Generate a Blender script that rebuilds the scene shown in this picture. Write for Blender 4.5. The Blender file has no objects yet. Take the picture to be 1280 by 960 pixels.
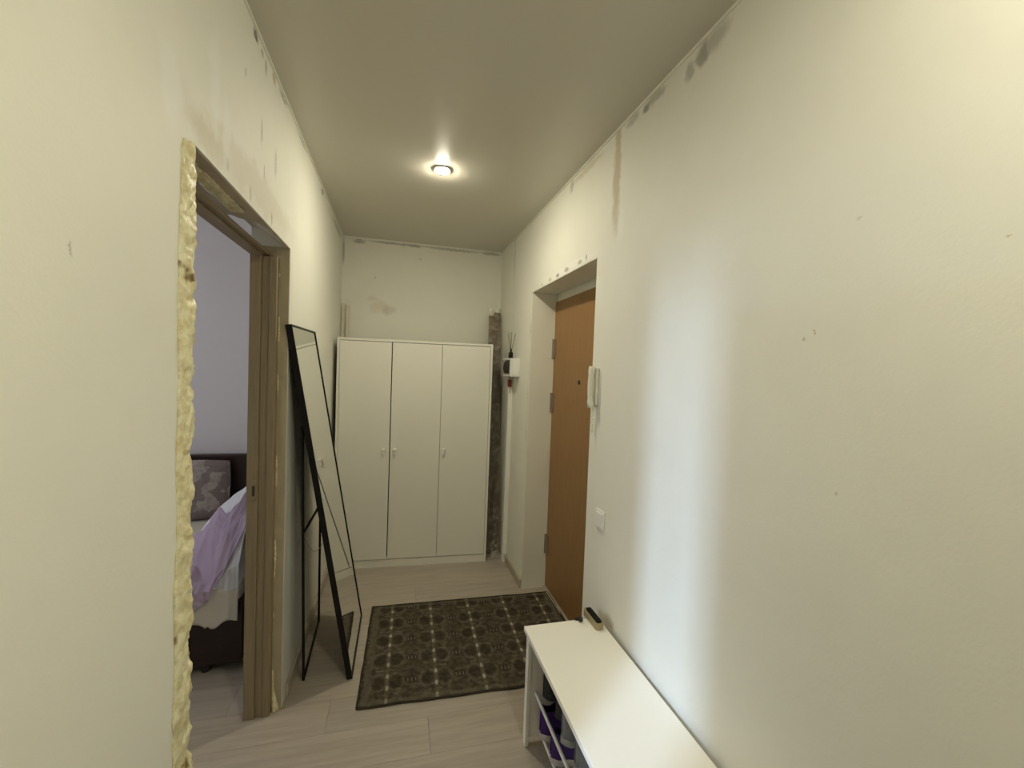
import bpy, bmesh, math, random
from mathutils import Vector, Matrix, noise
random.seed(7)
S = bpy.context.scene
COL = S.collection
PI = math.pi

# ------------------------------------------------------------------ camera
def camera():
    f, yaw, pitch, roll, H = 539.3, 0.26168, 0.03441, 0.03690, 1.567
    cy, sy, cp, sp = math.cos(yaw), math.sin(yaw), math.cos(pitch), math.sin(pitch)
    fw = Vector((sy*cp, cy*cp, -sp)); r = Vector((cy, -sy, 0)); u = r.cross(fw)
    c, s = math.cos(roll), math.sin(roll)
    r2 = c*r + s*u; u2 = -s*r + c*u
    cd = bpy.data.cameras.new('camera'); o = bpy.data.objects.new('camera', cd); COL.objects.link(o)
    cd.sensor_width = 36; cd.lens = f/1280*36; cd.clip_start = 0.02
    m = Matrix((r2, u2, -fw)).transposed().to_4x4(); m.translation = Vector((0, 0, H))
    o.matrix_world = m
    S.camera = o
camera()

# ------------------------------------------------------------------ world, daylight, exposure
W = bpy.data.worlds.new('world'); S.world = W; W.use_nodes = True
W.node_tree.nodes['Background'].inputs[0].default_value = (0.75, 0.87, 1.0, 1)
W.node_tree.nodes['Background'].inputs[1].default_value = 1.0
S.view_settings.view_transform = 'Standard'; S.view_settings.look = 'None'
S.view_settings.gamma = 1; S.view_settings.use_curve_mapping = False
S.view_settings.exposure = 0.62
LAMP = 550.0            # radiance of the ceiling lamps
LAMP_NEAR = 730.0
WIN_BED = 14.5         # daylight through the bedroom window
WIN_ROOM = 52.0        # daylight through the window of the room opposite

def area_light(name, loc, rot, sx, sy, power, col):
    l = bpy.data.lights.new(name, 'AREA'); l.shape = 'RECTANGLE'; l.size = sx; l.size_y = sy
    l.energy = power; l.color = col
    o = bpy.data.objects.new(name, l); COL.objects.link(o); o.location = loc; o.rotation_euler = rot
    return o
# both stand in their window openings and shine along +x
area_light('daylight_bedroom', (-3.52, 2.3, 1.6), (0, -PI/2-.22, 0), 1.3, 1.3, WIN_BED, (0.95, 0.93, 1.0))
dl = area_light('daylight_room', (-2.60, -1.32, 2.12), (0, 0, 0), 0.18, 0.70, WIN_ROOM, (0.56, 0.72, 1.0))
dl.rotation_mode = 'QUATERNION'; dl.rotation_quaternion = Vector((.848*.74, .53*.74, -.67)).to_track_quat('-Z', 'Y')
dl.data.spread = math.radians(95)

# ------------------------------------------------------------------ helpers
def tag(o, label=None, cat=None, group=None, kind=None):
    if label: o['label'] = label
    if cat: o['category'] = cat
    if group: o['group'] = group
    if kind: o['kind'] = kind
    return o
def thing(name, label, cat, loc=(0, 0, 0), rz=0, group=None, rot=None):
    o = bpy.data.objects.new(name, None); COL.objects.link(o)
    o.empty_display_size = .1
    o.location = loc; o.rotation_euler = rot if rot else (0, 0, rz)
    return tag(o, label, cat, group)
def copy_tree(o, parent=None):
    c = o.copy(); COL.objects.link(c); c.parent = parent
    for ch in list(o.children): copy_tree(ch, c)
    return c
class MB:
    def __init__(s): s.bm = bmesh.new()
    def box(s, x0, x1, y0, y1, z0, z1, bev=0, seg=2):
        r = bmesh.ops.create_cube(s.bm, size=1)
        for v in r['verts']:
            v.co = Vector(((x0+x1)/2+v.co.x*(x1-x0), (y0+y1)/2+v.co.y*(y1-y0), (z0+z1)/2+v.co.z*(z1-z0)))
        if bev:
            es = list({e for v in r['verts'] for e in v.link_edges})
            bmesh.ops.bevel(s.bm, geom=es, offset=bev, segments=seg, affect='EDGES', profile=.5)
        return s
    def tube(s, pts, r, seg=10, cap=True):
        pts = [Vector(p) for p in pts]; rings = []
        n = len(pts); up = Vector((0, 0, 1))
        t0 = (pts[1]-pts[0]).normalized()
        if abs(t0.dot(up)) > .95: up = Vector((1, 0, 0))
        a = t0.cross(up).normalized()
        for i, p in enumerate(pts):
            t = (pts[min(i+1, n-1)]-pts[max(i-1, 0)]).normalized()
            a = (a - t*a.dot(t)).normalized(); b = t.cross(a)
            rr = r[i] if isinstance(r, (list, tuple)) else r
            rings.append([s.bm.verts.new(p+rr*(math.cos(2*PI*k/seg)*a+math.sin(2*PI*k/seg)*b)) for k in range(seg)])
        for i in range(n-1):
            for k in range(seg):
                s.bm.faces.new((rings[i][k], rings[i][(k+1) % seg], rings[i+1][(k+1) % seg], rings[i+1][k]))
        if cap:
            s.bm.faces.new(rings[0][::-1]); s.bm.faces.new(rings[-1])
        return s
    def bar(s, p, q, w, h, side=(0, 0, 1)):           # rectangular bar p->q, w across, h along side
        p, q = Vector(p), Vector(q); t = (q-p).normalized(); sd = Vector(side)
        sd = (sd - t*sd.dot(t)).normalized(); a = t.cross(sd)
        R = [[s.bm.verts.new(c + a*i*w/2 + sd*j*h/2) for i, j in ((-1, -1), (1, -1), (1, 1), (-1, 1))] for c in (p, q)]
        for k in range(4): s.bm.faces.new((R[0][k], R[0][(k+1) % 4], R[1][(k+1) % 4], R[1][k]))
        s.bm.faces.new(R[0][::-1]); s.bm.faces.new(R[1])
        return s
    def lathe(s, prof, c=(0, 0, 0), seg=24, axis='z'):
        c = Vector(c); rings = []
        for r, h in prof:
            ring = []
            for k in range(seg):
                a = 2*PI*k/seg; v = Vector((r*math.cos(a), r*math.sin(a), h))
                if axis == 'x': v = Vector((v.z, v.x, v.y))
                if axis == 'y': v = Vector((v.x, v.z, v.y))
                ring.append(s.bm.verts.new(c+v))
            rings.append(ring)
        for i in range(len(rings)-1):
            for k in range(seg):
                s.bm.faces.new((rings[i][k], rings[i][(k+1) % seg], rings[i+1][(k+1) % seg], rings[i+1][k]))
        s.bm.faces.new(rings[0][::-1]); s.bm.faces.new(rings[-1])
        return s
    def prism(s, pts, ext):                            # polygon extruded along ext
        ext = Vector(ext)
        A = [s.bm.verts.new(Vector(p)) for p in pts]; B = [s.bm.verts.new(Vector(p)+ext) for p in pts]
        n = len(A)
        for k in range(n): s.bm.faces.new((A[k], A[(k+1) % n], B[(k+1) % n], B[k]))
        s.bm.faces.new(A[::-1]); s.bm.faces.new(B)
        return s
    def grid(s, nu, nv, fn, keep=None):
        V = [[s.bm.verts.new(fn(i/(nu-1), j/(nv-1))) for j in range(nv)] for i in range(nu)]
        for i in range(nu-1):
            for j in range(nv-1):
                if keep is None or keep((i+.5)/(nu-1), (j+.5)/(nv-1)):
                    s.bm.faces.new((V[i][j], V[i+1][j], V[i+1][j+1], V[i][j+1]))
        return s
    def build(s, name, mat, parent=None, smooth=False, solid=0, loc=None):
        loose = [v for v in s.bm.verts if not v.link_faces]
        if loose: bmesh.ops.delete(s.bm, geom=loose, context='VERTS')
        bmesh.ops.recalc_face_normals(s.bm, faces=s.bm.faces)
        me = bpy.data.meshes.new(name); s.bm.to_mesh(me); s.bm.free()
        if smooth:
            for p in me.polygons: p.use_smooth = True
            if smooth == 'auto':
                try: me.set_sharp_from_angle(angle=math.radians(40))
                except Exception: pass
        me.materials.append(mat)
        o = bpy.data.objects.new(name, me); COL.objects.link(o); o.parent = parent
        if loc: o.location = loc
        if solid:
            md = o.modifiers.new('solid', 'SOLIDIFY'); md.thickness = solid; md.offset = -1
        return o
def struct(o, label=None):
    o['kind'] = 'structure'
    if label: o['label'] = label
    return o

# ------------------------------------------------------------------ materials
class G:                                              # tiny node-graph maths
    def __init__(s, nt): s.nt = nt
    def n(s, t, **k):
        x = s.nt.nodes.new(t)
        for a, b in k.items(): setattr(x, a, b)
        return x
    def put(s, sock, v):
        if isinstance(v, bpy.types.NodeSocket): s.nt.links.new(v, sock)
        elif v is not None: sock.default_value = v
    def m(s, op, a, b=None, c=None, clamp=False):
        x = s.n('ShaderNodeMath', operation=op, use_clamp=clamp)
        for i, v in enumerate((a, b, c)):
            if v is not None: s.put(x.inputs[i], v)
        return x.outputs[0]
    def vm(s, op, a, b=None):
        x = s.n('ShaderNodeVectorMath', operation=op); s.put(x.inputs[0], a)
        if b is not None: s.put(x.inputs[1], b)
        return x.outputs['Value'] if op == 'LENGTH' else x.outputs[0]
    def mr(s, v, a, b, c=0., d=1., smooth=True):
        x = s.n('ShaderNodeMapRange', interpolation_type='SMOOTHSTEP' if smooth else 'LINEAR')
        for i, q in enumerate((v, a, b, c, d)): s.put(x.inputs[i], q)
        return x.outputs[0]
    def mix(s, f, a, b, mode='MIX'):
        x = s.n('ShaderNodeMix', data_type='RGBA', blend_type=mode)
        s.put(x.inputs[0], f); s.put(x.inputs[6], a if isinstance(a, bpy.types.NodeSocket) else (*a[:3], 1))
        s.put(x.inputs[7], b if isinstance(b, bpy.types.NodeSocket) else (*b[:3], 1))
        return x.outputs[2]
    def noise(s, vec, scale, detail=3, rough=.5, dist=0):
        x = s.n('ShaderNodeTexNoise'); s.put(x.inputs['Vector'], vec)
        x.inputs['Scale'].default_value = scale; x.inputs['Detail'].default_value = detail
        x.inputs['Roughness'].default_value = rough; x.inputs['Distortion'].default_value = dist
        return x
    def obj(s): return s.n('ShaderNodeTexCoord').outputs['Object']
    def sep(s, v):
        x = s.n('ShaderNodeSeparateXYZ'); s.put(x.inputs[0], v); return x.outputs
    def bump(s, h, strength, dist):
        x = s.n('ShaderNodeBump'); s.put(x.inputs['Height'], h)
        x.inputs['Strength'].default_value = strength; x.inputs['Distance'].default_value = dist
        return x.outputs[0]
def newmat(name):
    m = bpy.data.materials.new(name); m.use_nodes = True
    return m, G(m.node_tree), m.node_tree.nodes['Principled BSDF']
def mat(name, col, rough=.6, var=.06, vscale=6, bump=0, bscale=60, metal=0, spec=.5, stretch=(1, 1, 1), coat=0, trans=0, emit=None):
    m, g, p = newmat(name)
    v = g.vm('MULTIPLY', g.obj(), stretch)
    n = g.noise(v, vscale, 4)
    c = g.mix(n.outputs[0], tuple(max(0, x*(1-var)) for x in col), tuple(min(1, x*(1+var)) for x in col))
    g.put(p.inputs['Base Color'], c)
    p.inputs['Roughness'].default_value = rough; p.inputs['Metallic'].default_value = metal
    p.inputs['Specular IOR Level'].default_value = spec; p.inputs['Coat Weight'].default_value = coat
    p.inputs['Transmission Weight'].default_value = trans
    if bump: g.put(p.inputs['Normal'], g.bump(g.noise(v, bscale, 3).outputs[0], bump, .002))
    if emit: p.inputs['Emission Color'].default_value = (*emit[0], 1); p.inputs['Emission Strength'].default_value = emit[1]
    return m

def wallmat(name, col, stains_and_shadow=(), bump=.25, dirt=(.46, .42, .33)):
    """old painted plaster; stains = ((centre), (half sizes; 0 = ignore that axis), colour, strength, ragged)"""
    m, g, p = newmat(name)
    P = g.obj()
    n1 = g.noise(P, 1.1, 5, .6); n2 = g.noise(P, 7, 4, .6)
    c = g.mix(g.mr(n1.outputs[0], .3, .7), tuple(x*.965 for x in col), tuple(min(1, x*1.02) for x in col))
    c = g.mix(g.m('MULTIPLY', g.mr(n2.outputs[0], .5, .75), .10), c, tuple(x*k for x, k in zip(col, (.9, .87, .78))))
    for ctr, half, sc, st, rag in stains_and_shadow:
        sm = max(min(h for h in half if h), .012)
        d = g.noise(P, min(60, max(5, .55/sm)), 5, .7)
        rag = max(rag, sm*2.2)
        off = g.vm('SUBTRACT', d.outputs['Color'], (.5, .5, .5))
        q = g.vm('ADD', P, g.vm('MULTIPLY', off, (rag,)*3))
        q = g.vm('MULTIPLY', g.vm('SUBTRACT', q, ctr), tuple(0 if h == 0 else 1/h for h in half))
        f = g.m('MULTIPLY', g.mr(g.vm('LENGTH', q), 1.15, .45), st)
        c = g.mix(f, c, sc)
    g.put(p.inputs['Base Color'], c)
    p.inputs['Roughness'].default_value = .62
    p.inputs['Specular IOR Level'].default_value = .35
    b = g.m('ADD', g.m('MULTIPLY', g.noise(P, 5, 3).outputs[0], 1.), g.m('MULTIPLY', g.noise(P, 140, 2).outputs[0], .09))
    g.put(p.inputs['Normal'], g.bump(b, bump, .012))
    return m

WALL = (.79, .785, .70)
GREY = (.36, .34, .29); TAN = (.51, .43, .29); DARK = (.13, .12, .10); CHALK = (.84, .84, .80); PINKY = (.62, .56, .45)
M = {}
XL = -.463
M['wall_left'] = wallmat('wall_left_plaster', WALL, [
    ((XL, 1.62, 2.135), (0, .62, .07), PINKY, .42, .12),
    ((XL, 1.25, 2.10), (0, .12, .05), TAN, .35, .10),
    ((XL, 2.13, 1.2), (0, .03, 1.0), PINKY, .30, .05),
    ((XL, 1.665, 2.34), (0, .012, .05), GREY, .5, .02),
    ((XL, 1.70, 2.22), (0, .008, .03), GREY, .5, .02),
    ((XL, 1.84, 2.31), (0, .020, .06), GREY, .4, .03),
    ((XL, 1.37, 2.10), (0, .012, .02), GREY, .5, .02),
    ((XL, 1.56, 2.09), (0, .010, .03), GREY, .45, .02),
    ((XL, 1.80, 2.09), (0, .008, .03), DARK, .45, .02),
    ((XL, 1.50, 2.43), (0, .006, .018), DARK, .4, .01),
    ((XL, 1.06, 2.12), (0, .055, .10), CHALK, .55, .10),
    ((XL, 1.28, 2.26), (0, .04, .16), CHALK, .50, .10),
    ((XL, 1.36, 2.18), (0, .03, .10), CHALK, .45, .08),
    ((XL, .78, 1.72), (0, .004, .015), GREY, .6, .01),
    ((XL, 1.590, 2.600), (0, .028, .022), DARK, .9, .02),
    ((XL, 1.660, 2.590), (0, .020, .018), GREY, .7, .02),
    ((XL, 1.70, 2.575), (0, .014, .03), GREY, .7, .02),
    ((XL, 1.80, 2.600), (0, .025, .022), TAN, .8, .03),
    ((XL, 1.93, 2.605), (0, .07, .010), DARK, .6, .015),
    ((XL, 2.30, 2.605), (0, .12, .012), GREY, .5, .03),
    ((XL, 2.86, 2.595), (0, .05, .02), DARK, .6, .03),
    ((XL, 3.55, 2.58), (0, .25, .025), GREY, .5, .06),
])
XR = .902
M['wall_right'] = wallmat('wall_right_plaster', WALL, [
    ((XR, 1.735, 2.46), (0, .036, .30), TAN, .75, .02),
    ((XR, 1.715, 2.26), (0, .022, .12), TAN, .4, .03),
    ((XR, 1.68, 2.20), (0, .03, .09), CHALK, .35, .06),
    ((XR, 1.15, 2.585), (0, .09, .040), GREY, .55, .04),
    ((XR, 1.20, 2.575), (0, .03, .045), GREY, .8, .04),
    ((XR, 1.26, 2.56), (0, .03, .04), GREY, .6, .05),
    ((XR, 1.46, 2.595), (0, .08, .025), GREY, .6, .03),
    ((XR, 1.52, 2.590), (0, .03, .020), DARK, .6, .02),
    ((XR, 1.62, 2.60), (0, .06, .022), GREY, .5, .03),
    ((XR, 2.05, 2.59), (0, .2, .022), TAN, .4, .05),
    ((XR, 2.25, 2.58), (0, .03, .04), GREY, .5, .03),
    ((XR, 3.42, 2.46), (0, .010, .20), GREY, .8, .02),
    ((XR, 3.40, 2.1), (0, .008, .35), GREY, .35, .02),
    ((XR, 2.92, 1.85), (0, .014, .09), GREY, .6, .05),
    ((XR, 2.93, 1.3), (0, .008, .5), GREY, .35, .04),
    ((XR, 2.2, 2.14), (0, .35, .025), CHALK, .7, .05),
    ((XR, 2.10, 2.135), (0, .03, .012), GREY, .8, .03),
    ((XR, 2.02, 2.14), (0, .012, .016), DARK, .6, .03),
    ((XR, 2.28, 2.135), (0, .04, .014), GREY, .8, .03),
    ((XR, 2.42, 2.130), (0, .03, .014), DARK, .7, .03),
    ((XR, 2.55, 2.130), (0, .03, .012), GREY, .7, .03),
    ((XR, 2.70, 2.125), (0, .02, .010), GREY, .6, .03),
    ((XR, .790, 1.66), (0, .006, .006), TAN, .7, .004),
    ((XR, .765, 1.675), (0, .003, .007), TAN, .8, .004),
    ((XR, .69, 1.33), (0, .004, .003), TAN, .7, .004),
    ((XR, .455, 1.80), (0, .003, .003), TAN, .7, .002),
    ((XR, .68, 1.9), (0, .004, .004), TAN, .4, .003),
    ((XR, 1.63, .512), (0, .05, .028), TAN, .55, .03),  # cast shadow of the shoe brush, painted into the wall colour
    ((XR, 1.800, 1.345), (0, .017, .065), (.50, .52, .45), .35, .05),
])
YB = 3.872
M['wall_back'] = wallmat('wall_back_plaster', tuple(x*.93 for x in WALL), [
    ((-.17, YB, 2.05), (.10, 0, .07), PINKY, .55, .12),
    ((-.08, YB, 2.03), (.07, 0, .05), GREY, .30, .10),
    ((-.22, YB, 2.12), (.05, 0, .03), TAN, .3, .08),
    ((-.33, YB, 2.59), (.06, 0, .02), DARK, .5, .06),
    ((-.05, YB, 2.60), (.20, 0, .012), GREY, .6, .05),
    ((.12, YB, 2.60), (.06, 0, .016), DARK, .5, .04),
    ((.45, YB, 2.60), (.25, 0, .015), GREY, .6, .05),
    ((.80, YB, 2.60), (.10, 0, .02), DARK, .45, .04),
    ((.2, YB, 2.605), (.7, 0, .008), GREY, .5, .01),
    ((-.455, YB, 2.50), (.012, 0, .12), GREY, .7, .03),
    ((.17, YB, 2.49), (.01, 0, .01), GREY, .6, .01),
    ((-.2, YB, 2.3), (.008, 0, .015), GREY, .5, .01),
])
M['wall_bedroom'] = wallmat('bedroom_wallpaper', (.66, .63, .65), [], .12)
M['wall_plain'] = wallmat('plain_plaster', WALL, [], .2)
M['reveal'] = wallmat('raw_reveal_plaster', (.42, .36, .24), [
    ((-.5, 1.5, 2.05), (0, .2, 0), (.55, .47, .30), .6, .3), ((-.5, 1.9, 2.05), (0, .1, 0), (.22, .19, .12), .6, .3)], .9)
M['white_paint'] = mat('white_reveal_paint', (.79, .78, .68), .5, .04, 5, .15, 30)

def ceil_mat():
    m, g, p = newmat('stretch_ceiling')
    c = g.mix(g.noise(g.obj(), .9, 2).outputs[0], (.585, .555, .475), (.62, .59, .51))
    g.put(p.inputs['Base Color'], c)
    p.inputs['Roughness'].default_value = .30; p.inputs['Specular IOR Level'].default_value = .45
    return m
M['ceiling'] = ceil_mat()

def floor_mat():
    m, g, p = newmat('laminate')
    P = g.obj(); oi = g.n('ShaderNodeObjectInfo').outputs['Random']
    sh = g.n('ShaderNodeCombineXYZ'); g.put(sh.inputs[0], g.m('MULTIPLY', oi, 13.)); g.put(sh.inputs[1], g.m('MULTIPLY', oi, 7.))
    Q = g.vm('ADD', P, sh.outputs[0])
    n = g.noise(g.vm('MULTIPLY', Q, (1.0, 14, 1)), 2.2, 6, .62, .35)
    n2 = g.noise(g.vm('MULTIPLY', Q, (2.0, 70, 1)), 3.0, 3, .6)
    c = g.mix(g.mr(n.outputs[0], .3, .7), (.375, .330, .27), (.455, .405, .34))
    c = g.mix(g.m('MULTIPLY', g.mr(n2.outputs[0], .5, .7), .28), c, (.34, .30, .24))
    c = g.mix(1., c, g.mix(oi, (.93, .93, .93), (1.05, 1.04, 1.03)), 'MULTIPLY')
    g.put(p.inputs['Base Color'], c)
    p.inputs['Roughness'].default_value = .42; p.inputs['Specular IOR Level'].default_value = .4
    g.put(p.inputs['Normal'], g.bump(n2.outputs[0], .1, .0006))
    return m
M['laminate'] = floor_mat()

def rug_mat():
    m, g, p = newmat('patterned_rug')
    P = g.obj(); s = g.sep(P)
    wob = g.noise(P, 5, 2).outputs[0]
    X = g.m('ADD', s[0], g.m('MULTIPLY', g.m('SUBTRACT', wob, .5), .012)); Y = s[1]
    def cell(v, per, off):                               # signed distance to the nearest multiple
        a = g.m('DIVIDE', g.m('ADD', v, off), per)
        return g.m('MULTIPLY', g.m('SUBTRACT', g.m('FRACT', g.m('ADD', a, .5)), .5), per)
    def ell(dx, dy, rx, ry):
        a = g.m('DIVIDE', dx, rx); b = g.m('DIVIDE', dy, ry)
        return g.m('SQRT', g.m('ADD', g.m('MULTIPLY', a, a), g.m('MULTIPLY', b, b)))
    px, py = .238, .165
    cx = cell(X, px, -.125); cyy = cell(Y, py, .02)
    cx2 = cell(X, px, -.125-px/2); cy2 = cell(Y, py, .02+py/2)
    ax = g.m('ABSOLUTE', cx)
    n = g.noise(P, 34, 6, .75).outputs[0]
    n3 = g.noise(P, 160, 2).outputs[0]
    base = g.mix(g.mr(n, .35, .68), (.045, .037, .024), (.108, .094, .067))
    # dark roundels either side of each stripe, and lozenges between
    r1 = ell(g.m('SUBTRACT', ax, .040), cyy, .032, .045)
    base = g.mix(g.m('MULTIPLY', g.mr(r1, 1.05, .7), g.mr(n, .3, .65, .85, .5)), base, (.030, .025, .016))
    ring = g.m('MULTIPLY', g.mr(g.m('ABSOLUTE', g.m('SUBTRACT', r1, 1.25)), .22, .05), g.mr(n, .35, .65, .2, .6))
    base = g.mix(ring, base, (.16, .14, .10))
    r2 = ell(cx2, cyy, .030, .030)
    base = g.mix(g.m('MULTIPLY', g.mr(r2, 1.1, .8), .6), base, (.034, .028, .02))
    tick = g.m('MULTIPLY', g.mr(g.m('ABSOLUTE', cell(cx2, .018, 0)), .004, .002), g.mr(ell(cx2, cyy, .034, .014), 1.1, .8))
    base = g.mix(g.m('MULTIPLY', tick, .6), base, (.22, .19, .14))
    r4 = ell(cx2, cy2, .075, .055)
    ring2 = g.m('MULTIPLY', g.mr(g.m('ABSOLUTE', g.m('SUBTRACT', r4, .9)), .16, .04), g.mr(n, .4, .65, .0, .40))
    base = g.mix(ring2, base, (.15, .13, .10))
    hl = g.m('MULTIPLY', g.mr(g.m('ABSOLUTE', cy2), .006, .002), g.mr(g.m('ABSOLUTE', cx), .07, .05))
    base = g.mix(g.m('MULTIPLY', hl, g.mr(n, .42, .62, 0., .5)), base, (.22, .19, .15))
    # stripe and its pale lozenges
    base = g.mix(g.m('MULTIPLY', g.mr(ax, .013, .006), .55), base, (.13, .115, .08))
    dash = ell(cx, cell(Y, py/2, .02+py/4), .008, .018)
    base = g.mix(g.m('MULTIPLY', g.mr(dash, 1.1, .7), g.mr(n, .35, .6, .4, 1)), base, (.42, .39, .31))
    # plain border band
    bx = g.m('MINIMUM', s[0], g.m('SUBTRACT', 1.18, s[0])); by = g.m('MINIMUM', s[1], g.m('SUBTRACT', .845, s[1]))
    edge = g.m('MINIMUM', bx, g.m('MULTIPLY', by, 1.6))
    band = g.m('MULTIPLY', g.mr(edge, .052, .044), g.mr(edge, .010, .016))
    base = g.mix(g.m('MULTIPLY', band, g.mr(n, .3, .7, .35, .7)), base, (.13, .115, .083))
    g.put(p.inputs['Base Color'], base)
    p.inputs['Roughness'].default_value = .95; p.inputs['Specular IOR Level'].default_value = .1
    g.put(p.inputs['Normal'], g.bump(g.m('ADD', n, n3), .5, .003))
    return m
M['rug'] = rug_mat()
M['rug_edge'] = mat('rug_binding', (.045, .038, .026), .95, .3, 40, .5, 200, spec=.1)

def foam_mat():
    m, g, p = newmat('expanding_foam')
    P = g.obj(); n = g.noise(P, 45, 5, .65).outputs[0]; n2 = g.noise(P, 14, 3).outputs[0]
    c = g.mix(g.mr(n, .35, .65), (.68, .57, .31), (.90, .82, .57))
    c = g.mix(g.mr(n2, .66, .74), c, (.22, .14, .05))
    g.put(p.inputs['Base Color'], c); p.inputs['Roughness'].default_value = .35
    p.inputs['Subsurface Weight'].default_value = .1
    g.put(p.inputs['Normal'], g.bump(n, .5, .006))
    return m
M['foam'] = foam_mat()

def wood(name, c1, c2, stretch, rough=.5, scale=5):
    m, g, p = newmat(name)
    v = g.vm('MULTIPLY', g.obj(), stretch)
    n = g.noise(v, scale, 6, .65, .6).outputs[0]
    g.put(p.inputs['Base Color'], g.mix(g.mr(n, .3, .7), c1, c2)); p.inputs['Roughness'].default_value = rough
    g.put(p.inputs['Normal'], g.bump(n, .12, .001))
    return m
M['jamb'] = wood('door_frame_wood', (.22, .17, .10), (.30, .235, .145), (30, 30, 1.2), .55)
M['jamb_head'] = wood('head_frame_wood', (.215, .16, .10), (.29, .225, .14), (30, 1.2, 30), .55)
M['leaf'] = wood('door_leaf_panel', (.27, .145, .050), (.32, .175, .064), (14, 14, 1.4), .5)
M['plank'] = wood('brown_board', (.095, .062, .032), (.17, .12, .068), (30, 30, 1), .5)
M['plank2'] = wood('grey_brown_board', (.08, .066, .045), (.16, .13, .095), (30, 30, 1), .5)
M['strip'] = mat('pale_profile', (.62, .58, .48), .5)
M['wardrobe'] = mat('white_foil', (.76, .75, .67), .38, .015, 3)
M['handle'] = mat('white_handle', (.88, .87, .80), .35, .02)
M['gap'] = mat('dark_gap_shade', (.05, .045, .035), .8)  # near-black for plank joints and the shade painted in gaps and holes
M['black'] = mat('black_lacquer', (.008, .0075, .007), .45, .1, spec=.2)
M['blackplastic'] = mat('black_plastic', (.02, .018, .014), .3, .1)
M['bench'] = mat('bench_foil', (.87, .85, .77), .36, .012, 3)
M['white_metal'] = mat('white_lacquered_metal', (.85, .85, .82), .35, .02)
M['baseboard'] = wood('pale_baseboard', (.40, .35, .27), (.48, .43, .34), (1, 1.2, 30), .5)
M['plastic'] = mat('white_plastic', (.78, .78, .74), .35, .02)
M['ivory'] = mat('ivory_plastic', (.74, .73, .62), .3, .02)
M['duct'] = mat('duct_plastic', (.80, .80, .73), .4, .02)
M['steel'] = mat('painted_steel', (.26, .22, .17), .45, .1, 20, metal=.3)
M['steel_bright'] = mat('worn_brass_plate', (.36, .29, .18), .35, .1, 20, metal=.8)
M['red'] = mat('dark_red_plastic', (.20, .035, .03), .4)
M['dark_window'] = mat('smoked_window', (.008, .008, .008), .18, .1, spec=.3)
M['bed_wood'] = wood('dark_bed_wood', (.014, .006, .005), (.024, .010, .008), (2, 30, 30), .35)
M['sheet'] = mat('white_sheet', (.60, .57, .50), .9, .04, 4, .2, 90, spec=.1)
M['lilac'] = mat('lilac_blanket', (.42, .335, .46), .95, .10, 8, .3, 120, spec=.1)
M['mirror_glass'] = mat('mirror_silver', (.86, .87, .84), .015, .0, metal=1)
M['bristle'] = mat('black_bristles', (.010, .009, .007), .9, .3, 120, .6, 300)
M['brush'] = mat('beige_brush_body', (.34, .28, .16), .45, .08, 20)
M['purple'] = mat('purple_suede', (.065, .032, .155), .9, .25, 30, .4, 200, spec=.2)
M['purple_dark'] = mat('deep_purple_fabric', (.022, .012, .055), .9, .2, 30, .3, 200)
M['shoe_grey'] = mat('grey_suede', (.22, .23, .24), .85, .15, 30, .4, 200)
M['shoe_dark'] = mat('black_green_leather', (.014, .017, .017), .55, .3, 30, .2, 100)
M['shoe_brown'] = mat('black_brown_leather', (.020, .014, .016), .5, .3, 30, .2, 100)
M['sole_white'] = mat('white_rubber', (.50, .47, .46), .6, .08, 30)
M['sole_grey'] = mat('grey_rubber', (.33, .33, .31), .6, .08, 30)
M['sole_black'] = mat('black_rubber', (.012, .012, .012), .6)
M['insole'] = mat('dark_lining', (.012, .010, .012), .9)
M['lace_grey'] = mat('grey_lace', (.16, .17, .18), .9)
def glassmat(name, col, rough=.02):
    m, g, p = newmat(name)
    c = g.mix(g.noise(g.obj(), 5, 2).outputs[0], col, tuple(x*.98 for x in col)); g.put(p.inputs['Base Color'], c)
    p.inputs['Transmission Weight'].default_value = 1; p.inputs['Roughness'].default_value = rough
    p.inputs['IOR'].default_value = 1.45
    return m
M['glass'] = glassmat('window_glass', (.95, .97, .98))
def film_mat():
    m, g, p = newmat('clear_film')
    g.put(p.inputs['Base Color'], g.mix(g.noise(g.obj(), 30, 3).outputs[0], (.55, .52, .42), (.72, .70, .60)))
    p.inputs['Roughness'].default_value = .2
    g.put(p.inputs['Alpha'], g.mr(g.noise(g.obj(), 22, 4, .7).outputs[0], .4, .68, .06, .45))
    return m
M['film'] = film_mat()
def pillow_mat():
    m, g, p = newmat('patterned_pillowcase')
    P = g.obj(); q = g.n('ShaderNodeTexVoronoi'); q.distance = 'CHEBYCHEV'; q.inputs['Scale'].default_value = 10
    g.put(q.inputs['Vector'], g.vm('ADD', P, g.vm('MULTIPLY', g.noise(P, 14, 3).outputs['Color'], (.05, .05, .05))))
    s = g.sep(q.outputs['Color'])
    c = g.mix(g.mr(s[0], .45, .55), (.22, .18, .17), (.38, .33, .30))
    c = g.mix(g.m('MULTIPLY', g.mr(g.noise(P, 50, 3).outputs[0], .4, .7), .4), c, (.13, .105, .11))
    g.put(p.inputs['Base Color'], c); p.inputs['Roughness'].default_value = .95
    return m
M['pillow'] = pillow_mat()
def duvet_mat():
    m, g, p = newmat('striped_duvet')
    w = g.n('ShaderNodeTexWave'); w.inputs['Scale'].default_value = 12; w.inputs['Distortion'].default_value = .6
    w.bands_direction = 'X'; g.put(w.inputs['Vector'], g.obj())
    g.put(p.inputs['Base Color'], g.mix(w.outputs[0], (.60, .61, .66), (.70, .71, .74))); p.inputs['Roughness'].default_value = .85
    return m
M['duvet'] = duvet_mat()
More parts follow.
